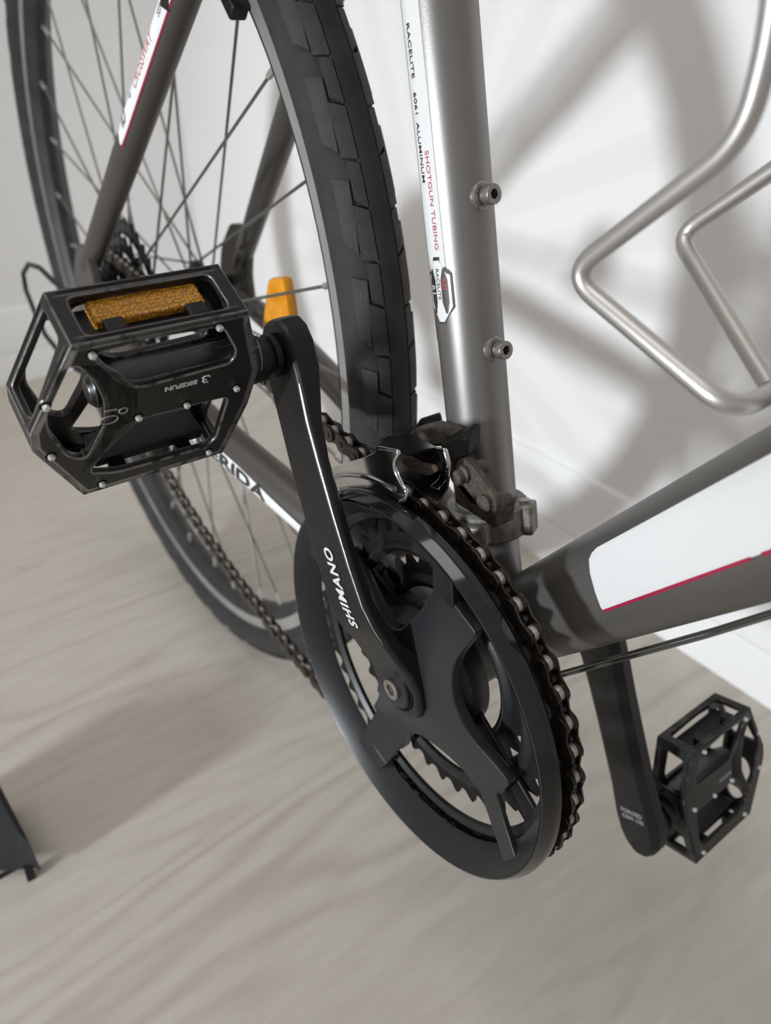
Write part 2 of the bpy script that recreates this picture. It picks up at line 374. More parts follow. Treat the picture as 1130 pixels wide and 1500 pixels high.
# badge
def hexpatch(s0, s1, a0, a1, cut, name, m, t):
    mid = (a0 + a1) / 2; w = (a1 - a0)
    return cyl_patch(SA, O0, cyl_dir, SR, [(s0, mid - w * .12, mid + w * .12), (s0 + (s1 - s0) * cut, a0, a1), (s1 - (s1 - s0) * cut, a0, a1), (s1, mid - w * .12, mid + w * .12)], name, m, seat, t=t)
hexpatch(.1680, .1965, 61, 119, .25, 'badge_border', M['ink'], .00022)
hexpatch(.1688, .1950, 65, 116, .25, 'badge', M['white'], .00030)
hexpatch(.1725, .1915, 70, 84, .25, 'badge_panel', M['frame'], .00036)
hexpatch(.1725, .1915, 97, 112, .25, 'badge_panel', M['ink'], .00036)
cyl_text('RACELITE', .0027, .1918, 90, 'lettering', M['ink'], seat, sx=1.15, t=.0004)
cyl_text('60', .0042, .1875, 77, 'lettering', M['redink'], seat, sx=1.2, t=.00048)
cyl_text('61', .0042, .1850, 104, 'lettering', M['white'], seat, sx=1.2, t=.00048)
# bottle bosses with bolts
def hexagon(r): return circ(r, 6)
for k, s in enumerate((.1541, .2181)):
    c = SA * s + SF * SR; side = SF.cross(SA)
    mb = MB(); mb.lathe([(0, -.001), (.0058, -.001), (.0058, .0004), (.0050, .0012), (0, .0012)], c, SF, 28); bs = build(mb, 'bottle_boss', M['steel'], bike)
    mb = MB(); mb.lathe([(0, .001), (.0046, .001), (.0046, .0020), (.0030, .0021), (.0030, .0030), (0, .003)], c, SF, 28); build(mb, 'washer', M['steel'], bs)
    me = plate([circ(.0041, 28), hexagon(.0021)], .0050, frame_mat(c + SF * .0053, SF.orthogonal().normalized(), SF.cross(SF.orthogonal().normalized()), SF), .0004)
    finish(me, 'bolt', M['steel'], bs, angle=30)
    mb = MB(); mb.lathe([(0, 0), (.0024, 0), (.0024, .001), (0, .001)], c + SF * .0032, SF, 12); build(mb, 'socket', M['rust'], bs)

# --- bottom bracket shell
mb = MB(); mb.lathe([(0, -.034), (.0195, -.034), (.0205, -.033), (.0205, .033), (.0195, .034), (0, .034)], O0, V(0, 1, 0), 48)
bb = build(mb, 'bottom_bracket_shell', M['frame'], bike)
mb = MB(); mb.tube([V(0, -.062, 0), V(0, .062, 0)], .0085, 24); build(mb, 'axle', M['steel'], bb)
mb = MB(); mb.lathe([(0, -.040), (.016, -.040), (.0175, -.037), (.0175, -.030), (0, -.03)], O0, V(0, 1, 0), 24); build(mb, 'bearing_cup', M['ring'], bb)
mb = MB()
mb.lathe([(.0158, .0), (.0205, -.004), (.0188, .0025), (.0158, .006)], SA * .0255, SA, 32, closedprof=True); build(mb, 'weld', M['frame_light'], bb)

# --- down tube
DA = V(.649, 0, .760); DN = V(-.760, 0, .649); YV = V(0, 1, 0)
def dt_ring(s):
    k = 0.92 + min(max((s - .02) / .14, 0), 1.3) * 0.17
    half = [(0, 24), (5, 23.6), (10, 22.0), (15.5, 19.2), (19, 16.0), (20.6, 12.5), (21.2, 5), (21.2, -4), (20.4, -9.5), (18.2, -14.5), (14.2, -19), (9, -22.3), (4, -23.8), (0, -24)]
    pts = half + [(-y, n) for y, n in half[-2:0:-1]]
    return [DA * s - YV * (y * .001 * (.94 + .06 * k)) + DN * (n * .001 * k) for y, n in pts]
mb = MB(); mb.rings([dt_ring(s) for s in (0, .03, .06, .1, .15, .2, .26, .33)])
M['frame_sparkle_lit'] = mat('sparkling_grey_floor_lit', (0.17, 0.16, 0.15), 0.45, 0.55, noise=0.6, nscale=1800, ncol=(0.10, 0.093, 0.087), bump=0.08, bscale=2500)  # sparkling frame paint, base lightened to stand for light off the floor
down = build(mb, 'down_tube', M['frame_sparkle_lit'], bike, angle=50)
# white side panel + crimson stripe, following the tube surface
def dt_surf(s, i_f):
    r = dt_ring(s); i = int(math.floor(i_f)); f = i_f - i; a = r[i].lerp(r[i + 1], f)
    nrm = (r[i + 1] - r[i]).cross(DA).normalized()
    if nrm.dot(a - DA * s) < 0: nrm = -nrm
    return a, nrm
def dt_at(s, nmm):
    """point of the drive-side surface at height n (mm)"""
    r = dt_ring(s)[:14]
    for i in range(13):
        n0 = (r[i] - DA * s).dot(DN) * 1000; n1 = (r[i + 1] - DA * s).dot(DN) * 1000
        if n0 >= nmm >= n1: return dt_surf(s, i + (n0 - nmm) / (n0 - n1 + 1e-9))
    return dt_surf(s, 13)
def dt_patch(cols, name, m, t=.0003, nn=22):
    mb = MB(); rs = []
    for s, a, b in cols:
        top = []; bot = []
        for k in range(nn + 1):
            q, nr = dt_at(s, a + (b - a) * k / nn); top.append(q + nr * t); bot.append(q - nr * .0006)
        rs.append(top + bot[::-1])
    mb.rings(rs); return build(mb, name, m, down, angle=60)
cols = [(.1065, -6.2, -5.0), (.108, -6.3, 1), (.1105, -6.4, 9), (.113, -6.5, 14), (.1155, -6.5, 15.8), (.119, -6.6, 16.7)] + [(s / 100, -6.6 - (s / 100 - .1) * 8, 16.6 + (s / 100 - .115) * 25) for s in range(12, 31)]
dt_patch(cols, 'sticker', M['white'])
dt_patch([(s, -6.3 - (s - .1) * 8 - 1.2, -6.2 - (s - .1) * 8) for s in (.107, .11, .12, .13, .14, .15, .165, .180)] , 'pinstripe', M['red'], t=.0004, nn=2)
dt_patch([(s, -8.1 - (s - .168) * 8 , -6.7 - (s - .168) * 8) for s in (.184, .19, .2, .21, .22, .23, .24, .25, .26)] , 'pinstripe', M['red'], t=.0004, nn=2)
# gear cables beneath the down tube
for dy in (-.004, .004):
    mb = MB(); mb.tube([V(-.01, dy * .6, -.030), V(.02, dy, -.026)] + [DA * s + DN * (-.0315 + .004 * (s > .2)) + YV * dy for s in (.03, .13, .3)], .00085, 8)
    build(mb, 'gear_cable', M['spoke'], bike)

# --- stays
def frame_tube(name, pts, rad, m=None, n=24): 
    mb = MB(); mb.tube(pts, rad, n); return build(mb, name, m or M['frame'], bike, angle=60)
SSR = [V(-.422, -.064, .118), V(-.10, -.020, .408)]; SSL = [V(-.42, .068, .10), V(-.10, .020, .388)]
def ext(a, b, t): return a + (b - a) * t
ssR = frame_tube('seat_stay', [ext(*SSR, t) for t in (0, .3, .6, 1.0)], [.0080, .0095, .0097, .0092])
ssL = frame_tube('seat_stay', [ext(*SSL, t) for t in (0, .3, .6, 1.0)], [.0082, .0092, .0095, .0090])
CSR = [V(-.425, -.064, .070), V(-.30, -.060, .056), V(-.20, -.052, .040), V(-.11, -.041, .026), V(-.015, -.024, .004)]
CSL = [V(-.425, .066, .070), V(-.30, .060, .056), V(-.20, .050, .040), V(-.11, .039, .024), V(-.015, .022, .004)]
csR = frame_tube('chain_stay', CSR, [.0095, .0125, .0135, .013, .013])
csL = frame_tube('chain_stay', CSL, [.009, .011, .0115, .0115, .012])
# dropouts
def dropout(y, parent_name='dropout'):
    ol = smooth_poly([(-.402, .062), (-.404, .094), (-.398, .112), (-.408, .136), (-.428, .134), (-.452, .110), (-.462, .086), (-.455, .060), (-.430, .056)], .006)
    me = plate([ol, circ(.005, 16, (HUB.x, HUB.z))], .007, XZ(y), .001); return finish(me, parent_name, M['frame'], bike)
dropout(-.066); dropout(.068)
# stickers on stays
def tube_frame(a, b):
    ax = (b - a).normalized(); out = V(0, -1, 0); out = (out - ax * out.dot(ax)).normalized(); up = ax.cross(out)
    if up.z < 0: up = -up
    return ax, out, up
ax, out, up = tube_frame(SSR[0], SSR[1])
sdir = lambda a: out * math.cos(a) + up * math.sin(a)
cyl_patch(ax, SSR[0], sdir, .0097, [(.148, -24, -16), (.152, -25, 15), (.160, -26, 42), (.39, -31, 42)], 'sticker', M['white'], ssR)
cyl_patch(ax, SSR[0], sdir, .0097, [(.147, -32, -26), (.39, -37, -31)], 'pinstripe', M['red'], ssR, t=.0002, n=3)
kw = dict(up=1, axis=ax, o=SSR[0], dirf=sdir, r=.0097, rd=1)
cyl_text('ID', .0095, .160, 8, 'lettering', M['ink'], ssR, bold=.02, shear=.2, **kw)
cyl_text('+', .007, .182, 10, 'lettering', M['ink'], ssR, bold=.02, **kw)
cyl_text('CROSSWAY', .0080, .192, 6, 'lettering', M['redink'], ssR, sx=.9, shear=.2, **kw)
cyl_text('SERIES', .0048, .244, 0, 'lettering', M['ink'], ssR, **kw)
# chain stay band
ax, out, up = tube_frame(CSR[2], CSR[3])
CO = CSR[2]; CL = (CSR[3] - CSR[2]).length
cdir = lambda a: out * math.cos(a) + up * math.sin(a)
cyl_patch(ax, CO, cdir, .0134, [(-.060, -32, 26), (-.012, -32, 26), (.02, -34, 24), (.055, -38, 14), (CL - .006, -40, 8)], 'sticker', M['white'], csR)
cyl_text('MERIDA', .0115, CL - .122, 0, 'lettering', M['ink'], csR, up=1, axis=ax, o=CO, dirf=cdir, r=.0134, rd=1, t=.0007, bold=.025, sx=1.95)
# bridge between chain stays (dirty, behind the front derailleur)
mb = MB(); mb.tube([V(-.075, -.030, .018), V(-.075, .030, .018)], .007, 16); build(mb, 'stay_bridge', M['frame'], bike)
# --- brake arms at the rim
def vbrake(s, st):
    P = ext(*st, .64); rad = (P - HUB); rad.y = 0; rad.normalize(); tan = V(rad.z, 0, -rad.x)
    yb = s * .018
    c = HUB + rad * .306
    mb = MB(); mb.box(V(c.x, yb, c.z), tan, YV, rad, .022, .0050, .0045); 
    o = build(mb, 'brake_pad', M['black'], bike, bevel=.0015)
    mb = MB(); mb.tube([V(c.x, yb, c.z), V(c.x, s * .045, c.z)], .004, 12); mb.tube([V(c.x - .012, s * .043, c.z - .012), V(c.x + .05, s * .043, c.z + .09)], [.006, .005], 12); build(mb, 'brake_arm', M['black'], o)
vbrake(-1, SSR); vbrake(1, SSL)

# --- rear wheel: tyre with tread blocks
RC, RT = .3300, .0203
def tor(phi, be, r=RT, y0=0): 
    rad = V(math.cos(phi), 0, math.sin(phi)); return rad * (RC + r * math.cos(be)) + V(0, -r * math.sin(be) + y0, 0)
mb = MB(); NP = 144; prof = []
for k in range(81):
    be = R(-100 + 200 * k / 80); r = RT
    d = abs(math.degrees(be))
    if d < 15: r = RT + .0017
    elif d < 17: r = RT - .0006
    prof.append((be, r))
prof = [q for q in prof if abs(q[0]) < R(86)]
def tsec(i):
    ph = 2 * PI * i / NP; rad = V(math.cos(ph), 0, math.sin(ph))
    side = [(.3290, .0202), (.3262, .0188), (.3235, .0166), (.3210, .0140), (.3192, .0120), (.3170, .0106)]
    a_ = [HUB + rad * r_ + V(0, -y_, 0) for r_, y_ in side]; b_ = [HUB + rad * r_ + V(0, y_, 0) for r_, y_ in side[::-1]]
    return b_ + [HUB + tor(ph, be, r) for be, r in prof] + a_
mb.rings([tsec(i) for i in range(NP)], closed=True)
tyre = build(mb, 'tyre', M['tyre'], bike, angle=28)
# tread blocks: three kinds per side, placed round the tyre sharing mesh data
NB = 46; PIT = 2 * PI / NB
def block_mesh(name, corners, h):
    """corners: polygon in (fraction of pitch, degrees); fan-subdivided quads"""
    (a, b, c, d) = corners; n, m = 4, 3; mb = MB(); top = []; 
    for j in range(m + 1):
        for i in range(n + 1):
            u, v = i / n, j / m
            f = (a[0] * (1 - u) + b[0] * u) * (1 - v) + (d[0] * (1 - u) + c[0] * u) * v
            g = (a[1] * (1 - u) + b[1] * u) * (1 - v) + (d[1] * (1 - u) + c[1] * u) * v
            top.append((f * PIT, R(g)))
    N1 = (n + 1) * (m + 1)
    vs = [tor(f, g, RT + h) for f, g in top] + [tor(f, g, RT - .0006) for f, g in top]
    fs = [[j * (n + 1) + i, j * (n + 1) + i + 1, (j + 1) * (n + 1) + i + 1, (j + 1) * (n + 1) + i] for j in range(m) for i in range(n)]
    edge = [i for i in range(n + 1)] + [j * (n + 1) + n for j in range(1, m + 1)] + [m * (n + 1) + i for i in range(n - 1, -1, -1)] + [j * (n + 1) for j in range(m - 1, 0, -1)]
    for k in range(len(edge)):
        p, q = edge[k], edge[(k + 1) % len(edge)]; fs.append([p, q, q + N1, p + N1])
    mb.add(vs, fs); return mb.mesh(name, M['tread'], 40)
kinds = [block_mesh('tread_block', [(.02, 17), (.52, 17), (.60, 38), (.06, 38)], .0019),
         block_mesh('tread_block', [(.55, 17), (.985, 17), (1.02, 33), (.64, 33)], .0019),
         block_mesh('tread_block', [(.12, 40), (.84, 35.5), (.90, 58), (.26, 58)], .0014)]
kindsR = [block_mesh('tread_block', [(a, -b) for a, b in q], h) for q, h in
          (([(.02, 17), (.52, 17), (.60, 38), (.06, 38)], .0019), ([(.55, 17), (.985, 17), (1.02, 33), (.64, 33)], .0019), ([(.12, 40), (.84, 35.5), (.90, 58), (.26, 58)], .0014))]
for i in range(NB):
    for ks, off in ((kinds, 0), (kindsR, .5)):
        for me in ks:
            o = bpy.data.objects.new('tread_block', me); COL.objects.link(o); o.parent = tyre
            o.location = HUB; o.rotation_euler = (0, -(i + off) * PIT, 0)
# sidewall print
def tyre_text(s, size, phi0, m, rad=.3335):
    me = text_mesh(s, size, bold=.02, sx=1.1)
    for v in me.vertices:
        x, y = v.co.x, v.co.y; r = rad + y; ph = phi0 - x / rad
        be = math.acos(max(-1, min(1, (r - RC) / RT))); 
        v.co = HUB + tor(ph, be, RT + .0004 + v.co.z * .3)
    return finish(me, 'lettering', m, tyre)
M['ochre'] = mat('ochre_print', (0.42, 0.24, 0.05), 0.6)
M['sidewall_print'] = mat('grey_sidewall_print', (0.11, 0.11, 0.105), 0.6)
tyre_text('CONTINENTAL', .013, R(171), M['sidewall_print'])
tyre_text('REFLEX', .012, R(196), M['sidewall_print'])
mb = MB(); rs = []
for k in range(9):
    ph = R(180.5 + 5 * k / 8 - 9); rs.append([HUB + tor(ph, R(b), RT + t) for b, t in ((58, .0004), (74, .0004), (74, -.0003), (58, -.0003))])
mb.rings(rs); build(mb, 'colour_band', M['ochre'], tyre)
# rim
mb = MB(); prof = [(.3195, -.0122), (.3195, -.0105), (.3125, -.0085), (.3125, .0085), (.3195, .0105), (.3195, .0122), (.3070, .0122), (.3035, .0098), (.2985, .0045), (.2975, 0), (.2985, -.0045), (.3035, -.0098), (.3070, -.0122)]
mb.lathe(prof, HUB, V(0, 1, 0), 128, closedprof=True); rim = build(mb, 'rim', M['rim'], bike, angle=30)
for s in (-1, 1):
    mb = MB(); mb.lathe([(.3194, s * .0126), (.3194, s * .0120), (.3092, s * .0120), (.3092, s * .0126)], HUB, V(0, 1, 0), 128, closedprof=True); build(mb, 'brake_track', M['track'], rim, angle=30)
# hub, spokes, nipples
mb = MB(); mb.lathe([(0, -.068), (.0048, -.068), (.0048, -.040), (.010, -.040), (.012, -.024), (.0225, -.0225), (.0225, -.0195), (.013, -.015), (.011, 0), (.013, .028), (.0225, .0325), (.0225, .0355), (.012, .038), (.010, .050), (.0048, .052), (.0048, .070), (0, .070)], HUB, V(0, 1, 0), 40)
hub = build(mb, 'hub', M['ring'], bike)
for s in (-1, 1):
    mb = MB(); mb.lathe([(0, 0), (.011, 0), (.011, .004), (.008, .012), (0, .013)], HUB + V(0, s * .069, 0), V(0, s, 0), 20); build(mb, 'axle_nut', M['steel'], hub)
NS = 32
for i in range(NS):
    s = -1 if i % 2 else 1; ar = 2 * PI * i / NS + .05
    lead = 1 if (i // 2) % 2 else -1
    ah = ar + lead * R(67)
    a = HUB + V(math.cos(ah) * .0205, s * (.021 if s < 0 else .034) , math.sin(ah) * .0205)
    b = HUB + V(math.cos(ar) * .3035, s * .0015, math.sin(ar) * .3035)
    mb = MB(); mb.tube([a, b], .00105, 7); sp = build(mb, 'spoke', M['spoke'], bike)
    d = (b - a).normalized(); mb = MB(); mb.tube([b - d * .017, b - d * .0165, b - d * .005, b + d * .002], [.0012, .0020, .0021, .0026], 8); build(mb, 'nipple', M['nipple'], sp)
# spoke reflector
p0 = V(-.2185, -.004, .1215); rd = (V(p0.x, 0, p0.z) - V(HUB.x, 0, HUB.z)).normalized(); tn = V(-rd.z, 0, rd.x)
c1, c2, c3, c4 = at(402, 406, .0), at(423, 404, .0), at(441, 520, .0), at(390, 520, .0)
ol = smooth_poly([(c4.x, c4.z), (at(396, 450, 0).x, at(396, 450, 0).z), (c1.x, c1.z), (c2.x, c2.z), (at(430, 440, 0).x, at(430, 440, 0).z), (c3.x, c3.z)], .004)
finish(plate([ol], .008, XZ(-.001), .002), 'spoke_reflector', M['amber_clear'], bike, label='orange reflector clipped to the spokes')

# --- cassette
def gear(n, pr, tip=.0024, root=-.0034, flat=.32, pts=6):
    ol = []
    for i in range(n):
        a = 2 * PI * (i + .5) / n; st = 2 * PI / n
        for f, r in ((-.5, root), (-.33, root * .85), (-.17, .0004), (-.06, tip), (.06, tip), (.17, .0004), (.33, root * .85)):
            ol.append(((pr + r) * math.cos(a + f * st), (pr + r) * math.sin(a + f * st)))
    return ol
def TX(y, c=O0): return frame_mat((c.x, y, c.z), (1, 0, 0), (0, 0, 1), (0, -1, 0))
cas = [(32, -.026), (26, -.0305), (21, -.035), (18, -.0395), (15, -.044), (13, -.048), (11, -.052)]
for n, y in cas:
    pr = n * .0127 / 2 / PI
    finish(plate([gear(n, pr), circ(max(pr - .012, .012), 32)] + ([circ(.0035, 8, (math.cos(a) * (pr - .0075), math.sin(a) * (pr - .0075))) for a in [2 * PI * k / 12 for k in range(12)]] if n > 40 else []), .0020, TX(y, HUB)), 'sprocket', M['ring'], hub)
mb = MB(); mb.lathe([(0, -.055), (.014, -.055), (.017, -.050), (.017, -.024), (0, -.024)], HUB, V(0, 1, 0), 32); build(mb, 'cassette_body', M['ring'], hub)

# --- rear derailleur
LP = V(-.405, -.042, -.047); UP = V(-.432, -.044, .014); PR = .0205
mb = MB(); mb.box((LP + UP) / 2 + V(0, -.008, 0), (UP - LP).normalized(), V(0, 1, 0), (UP - LP).normalized().cross(V(0, 1, 0)), .043, .0012, .010)
rd_ = build(mb, 'rear_derailleur', M['black'], bike, bevel=.001)
mb = MB(); mb.box((LP + UP) / 2 + V(0, .008, 0), (UP - LP).normalized(), V(0, 1, 0), (UP - LP).normalized().cross(V(0, 1, 0)), .043, .0012, .009); build(mb, 'cage_plate', M['steel'], rd_, bevel=.001)
for P in (LP, UP):
    finish(plate([gear(11, .0195), circ(.004, 12)], .005, TX(P.y, P)), 'pulley', M['black'], rd_)
    mb = MB(); mb.tube([P + V(0, -.011, 0), P + V(0, .010, 0)], .0045, 12); build(mb, 'bolt', M['steel'], rd_)
mb = MB(); mb.tube([V(-.432, -.058, .016), V(-.455, -.076, .03), V(-.462, -.080, .055), V(-.447, -.074, .066)], [.012, .014, .012, .010], 14); mb.tube([V(-.447, -.062, .066), V(-.447, -.086, .066)], .009, 16)
build(mb, 'body', M['black'], rd_)
# shifter housing loop behind the dropout
lp = [at(x, y, -.075) for x, y in ((105, 432), (78, 412), (58, 392), (42, 387), (34, 400), (38, 425), (50, 455), (66, 490), (90, 520))]
mb = MB(); mb.tube(lp, .0024, 10); build(mb, 'cable_housing', M['black'], bike, angle=70)

# --- crankset
TH = 2.0265
GY = -.0677; GR = .1040
mb = MB()  # guard: glossy outer lip + sloped band + inner rib
prof = [(.0975, -.0700), (.0982, -.0706), (.0990, -.0704), (.1012, -.0668), (.1017, -.0655), (.1017, -.0625), (.1008, -.0612), (.0985, -.0608),
        (.0890, -.0572), (.0882, -.0578), (.0884, -.0588)]
mb.lathe(prof, O0, V(0, 1, 0), 160, closedprof=True)
guard = build(mb, 'chain_guard', M['gloss'], bike, angle=25, label='glossy black plastic chain guard ring')
mb = MB()
mb.lathe([(.0979, -.0707), (.0972, -.0702), (.0882, -.0590), (.0878, -.0580), (.0890, -.0580), (.0975, -.0690)], O0, V(0, 1, 0), 160, closedprof=True)
build(mb, 'guard_band', M['plastic'], guard, angle=32)
# chainrings
for n, y, inr in ((48, -.0517, .0835), (38, -.0440, .0620), (28, -.0365, .0410)):
    pr = n * .0127 / 2 / PI
    ph = 1.6338
    ol = gear(n, pr); ca = ph - PI / n * 0
    ol = [(a * math.cos(ca) - b * math.sin(ca), a * math.sin(ca) + b * math.cos(ca)) for a, b in ol]
    cr_ = finish(plate([ol, circ(inr, 96)], .0020, TX(y)), 'chainring', M['ring'], bike)
    # raised shoulder on the ring
    mb = MB(); mb.lathe([(inr + .001, y - .001), (inr + .0035, y - .0028), (pr - .010, y - .0024), (pr - .008, y - .001)], O0, V(0, 1, 0), 96, closedprof=True); build(mb, 'ring_shoulder', M['plastic'], cr_)
# spider: four arms, grey-black cover with fillets
A0 = [R(-22), R(68), R(158), R(248)]
def spider_outline(tipr, hw, valley, hubr=None):
    ol = []
    for k, a in enumerate(A0):
        an = a + PI / 2
        e = V(math.cos(a), math.sin(a)); f = V(-math.sin(a), math.cos(a))
        vl = valley[k]
        ol += [e * tipr - f * hw, e * tipr + f * (hw)]
        mid = a + PI / 4; m = V(math.cos(mid), math.sin(mid))
        ol += [e * (tipr * .62) + f * (hw * .92), m * vl, ]
        e2 = V(math.cos(an), math.sin(an)); f2 = V(-math.sin(an), math.cos(an))
        ol += [e2 * (tipr * .62) - f2 * (hw * .92)]
    return ol
def dome(ol, y_c, y_tip, rt, y_back, name, m, parent, n=1, bev=.0008):
    me = plate([ol], .004, Matrix.Identity(4), bev)
    bm = bmesh.new(); bm.from_mesh(me); bmesh.ops.triangulate(bm, faces=[f for f in bm.faces if len(f.verts) > 4])
    for _ in range(3): 
        bmesh.ops.subdivide_edges(bm, edges=[e for e in bm.edges if e.calc_length() > .006], cuts=1, use_grid_fill=True)
        bmesh.ops.triangulate(bm, faces=[f for f in bm.faces if len(f.verts) > 4])
    for v in bm.verts:
        r = math.hypot(v.co.x, v.co.y); t = min(r / rt, 1); t = t * t * (3 - 2 * t)
        yf = y_c + (y_tip - y_c) * t
        y = yf + (.002 - v.co.z) * 1.0 if v.co.z > 0 else yf + .002 + (-v.co.z) * 2.0
        v.co = (v.co.x, y, v.co.y)
    bmesh.ops.recalc_face_normals(bm, faces=bm.faces)
    bm.to_mesh(me); bm.free(); return finish(me, name, m, parent, angle=40)
ol = []
raw = spider_outline(.068, .0150, [.035, .026, .030, .031])
for q in range(len(raw)):
    p_, a_, b_ = Vector(raw[q]).to_2d(), Vector(raw[q - 1]).to_2d(), Vector(raw[(q + 1) % len(raw)]).to_2d()
    rd_c = .0025 if q % 5 in (0, 1) else .010
    da, db = a_ - p_, b_ - p_; r_ = min(rd_c, da.length * .45, db.length * .45); A1_ = p_ + da.normalized() * r_; B1_ = p_ + db.normalized() * r_
    for k in range(7):
        t = k / 6; c_ = A1_ * (1 - t) ** 2 + p_ * 2 * t * (1 - t) + B1_ * t * t; ol.append((c_.x, c_.y))
spider = dome(ol, -.0665, -.0565, .066, 0, 'spider', M['spider'], bike)
spider['label'] = 'grey-black four-armed chainring spider'
# narrow struts from the arm tips to the guard
def strut(a_in, r_in, a_out, r_out, w0, w1, y0, y1, name='strut', m='spider', th=.003):
    p = V(math.cos(a_in) * r_in, 0, math.sin(a_in) * r_in); q = V(math.cos(a_out) * r_out, 0, math.sin(a_out) * r_out)
    d = (q - p).normalized(); f = V(-d.z, 0, d.x); mb = MB()
    rs = [[c + f * w + YV * y, c - f * w + YV * y, c - f * w + YV * (y + th), c + f * w + YV * (y + th)] for c, w, y in ((p, w0, y0), (q, w1, y1))]
    mb.rings(rs); return build(mb, name, M[m], spider, bevel=.0006)
strut(R(-29), .062, R(-29), .1005, .0075, .0062, -.0560, -.0672)
strut(R(75), .062, R(75), .1005, .0075, .0065, -.0560, -.0672)
strut(R(156), .060, R(156), .1005, .012, .012, -.0560, -.0665)
strut(R(249), .060, R(250), .083, .0125, .0120, -.0560, -.0625)
strut(R(250), .083, R(250), .1030, .0120, .0085, -.0625, -.0680)
# black inner cover behind the hub
mb = MB(); mb.lathe([(.012, -.036), (.034, -.038), (.036, -.050), (.030, -.058), (.014, -.060)], O0, V(0, 1, 0), 48, closedprof=True); build(mb, 'hub_cover', M['plastic'], spider)
for a in A0:   # chainring bolts behind the arm tips
    for r, y in ((.062, -.050),):
        c = V(math.cos(a) * r, y, math.sin(a) * r); mb = MB(); mb.lathe([(0, -.004), (.004, -.004), (.0045, 0), (.0045, .014), (0, .014)], c, V(0, 1, 0), 14); build(mb, 'chainring_bolt', M['ring'], spider)
# carrier legs of the steel rings
for a in A0:
    d = V(math.cos(a), 0, math.sin(a)); f = V(-d.z, 0, d.x); mb = MB()
    rs = [[d * r + f * w + YV * y, d * r - f * w + YV * y, d * r - f * w + YV * (y + .0025), d * r + f * w + YV * (y + .0025)] for r, w, y in ((.030, .010, -.045), (.062, .008, -.0475), (.088, .007, -.0500))]
    mb.rings(rs); build(mb, 'carrier_leg', M['ring'], spider, bevel=.0006)

# crank arms
CRST = []
def crank(sgn, name_label):
    s = sgn  # -1 drive side, +1 far side
    a = V(math.cos(TH), 0, math.sin(TH)) * (1 if s < 0 else -1)
    f = V(-a.z, 0, a.x)
    Y = V(0, s, 0)   # outward
    rs = []
    # distance along the arm, half width, outer face at the rear edge, at the front edge, inner face at the front
    st = [(-.0180, .005, .0670, .0670, .060), (-.0155, .0105, .0680, .0680, .057), (-.010, .0155, .0688, .0688, .0555), (0, .0182, .0692, .0692, .0550), (.010, .0182, .0708, .0710, .0575), (.018, .0180, .0740, .0745, .0620), (.027, .0175, .0772, .0775, .0690),
          (.038, .0160, .0830, .0805, .0725), (.050, .0146, .0853, .0822, .0752), (.070, .0135, .0860, .0826, .0763), (.095, .0130, .0862, .0827, .0766), (.120, .0130, .0857, .0826, .0766), (.138, .0130, .0848, .0823, .0745),
          (.150, .0140, .0838, .0818, .0718), (.160, .0146, .0832, .0814, .0695), (.172, .0140, .0826, .0811, .0685), (.179, .0118, .0820, .0808, .0685), (.1835, .0078, .0812, .0803, .0690), (.1850, .0030, .0800, .0796, .0695)]
    for t, w, yr, yf, yi in st:
        ch = min(.0022, w * .3); c2 = min(.004, w * .3)
        if s > 0: yr, yf, yi = .0722 + (max(yf, .0700) - .0718) * .8, .0718 + (max(yf, .0700) - .0718) * .8, min(yi, .0675 - max(0, .04 - t) * .2)
        sec = [(-w + .0020, yf + (yr - yf) * .08), (w - ch, yr), (w, yr - ch * .9), (w, yi + c2), (w - c2, yi - .001), (-w + c2, yi - .001), (-w, yi + .0006), (-w, yf - .0018)]
        rs.append([a * t + (f * u if s < 0 else f * u) + Y * v for u, v in sec])
    if s < 0: CRST.extend(st)
    # densify
    out = []
    for k in range(len(rs) - 1):
        for j in range(2): out.append([rs[k][i].lerp(rs[k + 1][i], j / 2) for i in range(8)])
    out.append(rs[-1])
    mb = MB(); mb.rings(out)
    c = build(mb, 'crank_arm', M['crank'], bike, angle=24, bevel=.0007, label=name_label)
    return c, a, f, Y
cr, a, f, Y = crank(-1, 'black crank arm with white maker lettering')
# worn bright edge line (bare metal along the arm's front arris)
mb = MB()
stw = [(.030, .0170, .0784), (.038, .0160, .0805), (.050, .0146, .0822), (.070, .0135, .0826), (.095, .0130, .0827), (.120, .0130, .0826), (.138, .0130, .0823), (.150, .0140, .0818), (.155, .0143, .0816)]
mb.tube([a * t - f * (w - .0012) + Y * (yo - .0004) for t, w, yo in stw], [.0002, .0004, .0005, .0005, .0006, .0006, .0006, .0006, .0003], 6)
build(mb, 'worn_edge', M['worn_line'], cr)
# bolt recess at the hub
mb = MB(); mb.lathe([(0, .0005), (.0132, .0005), (.0132, -.0006), (0, -.0006)], Y * .0689, Y, 40); build(mb, 'recess', M['hole'], cr)
mb = MB(); mb.lathe([(.0, .0), (.0112, .0), (.0112, .0012), (.0106, .0020), (.0062, .0022), (.0, .0022)], Y * .0690, Y, 40); b_ = build(mb, 'crank_bolt', M['plastic'], cr)
me = plate([circ(.0056, 32), hexagon(.0034)], .0024, frame_mat(Y * .0720, f, a, f.cross(a)), .0004); finish(me, 'bolt_head', M['steel'], cr)
mb = MB(); mb.lathe([(0, 0), (.0036, 0), (.0036, .0003), (0, .0003)], Y * .0714, Y, 16); build(mb, 'bolt_socket', M['rust'], cr)
# pedal hole recess
mb = MB(); mb.lathe([(.0, 0), (.0096, 0), (.0096, .0004), (0, .0004)], a * .17 + Y * .0818, Y, 36); build(mb, 'pedal_hole', M['hole'], cr)
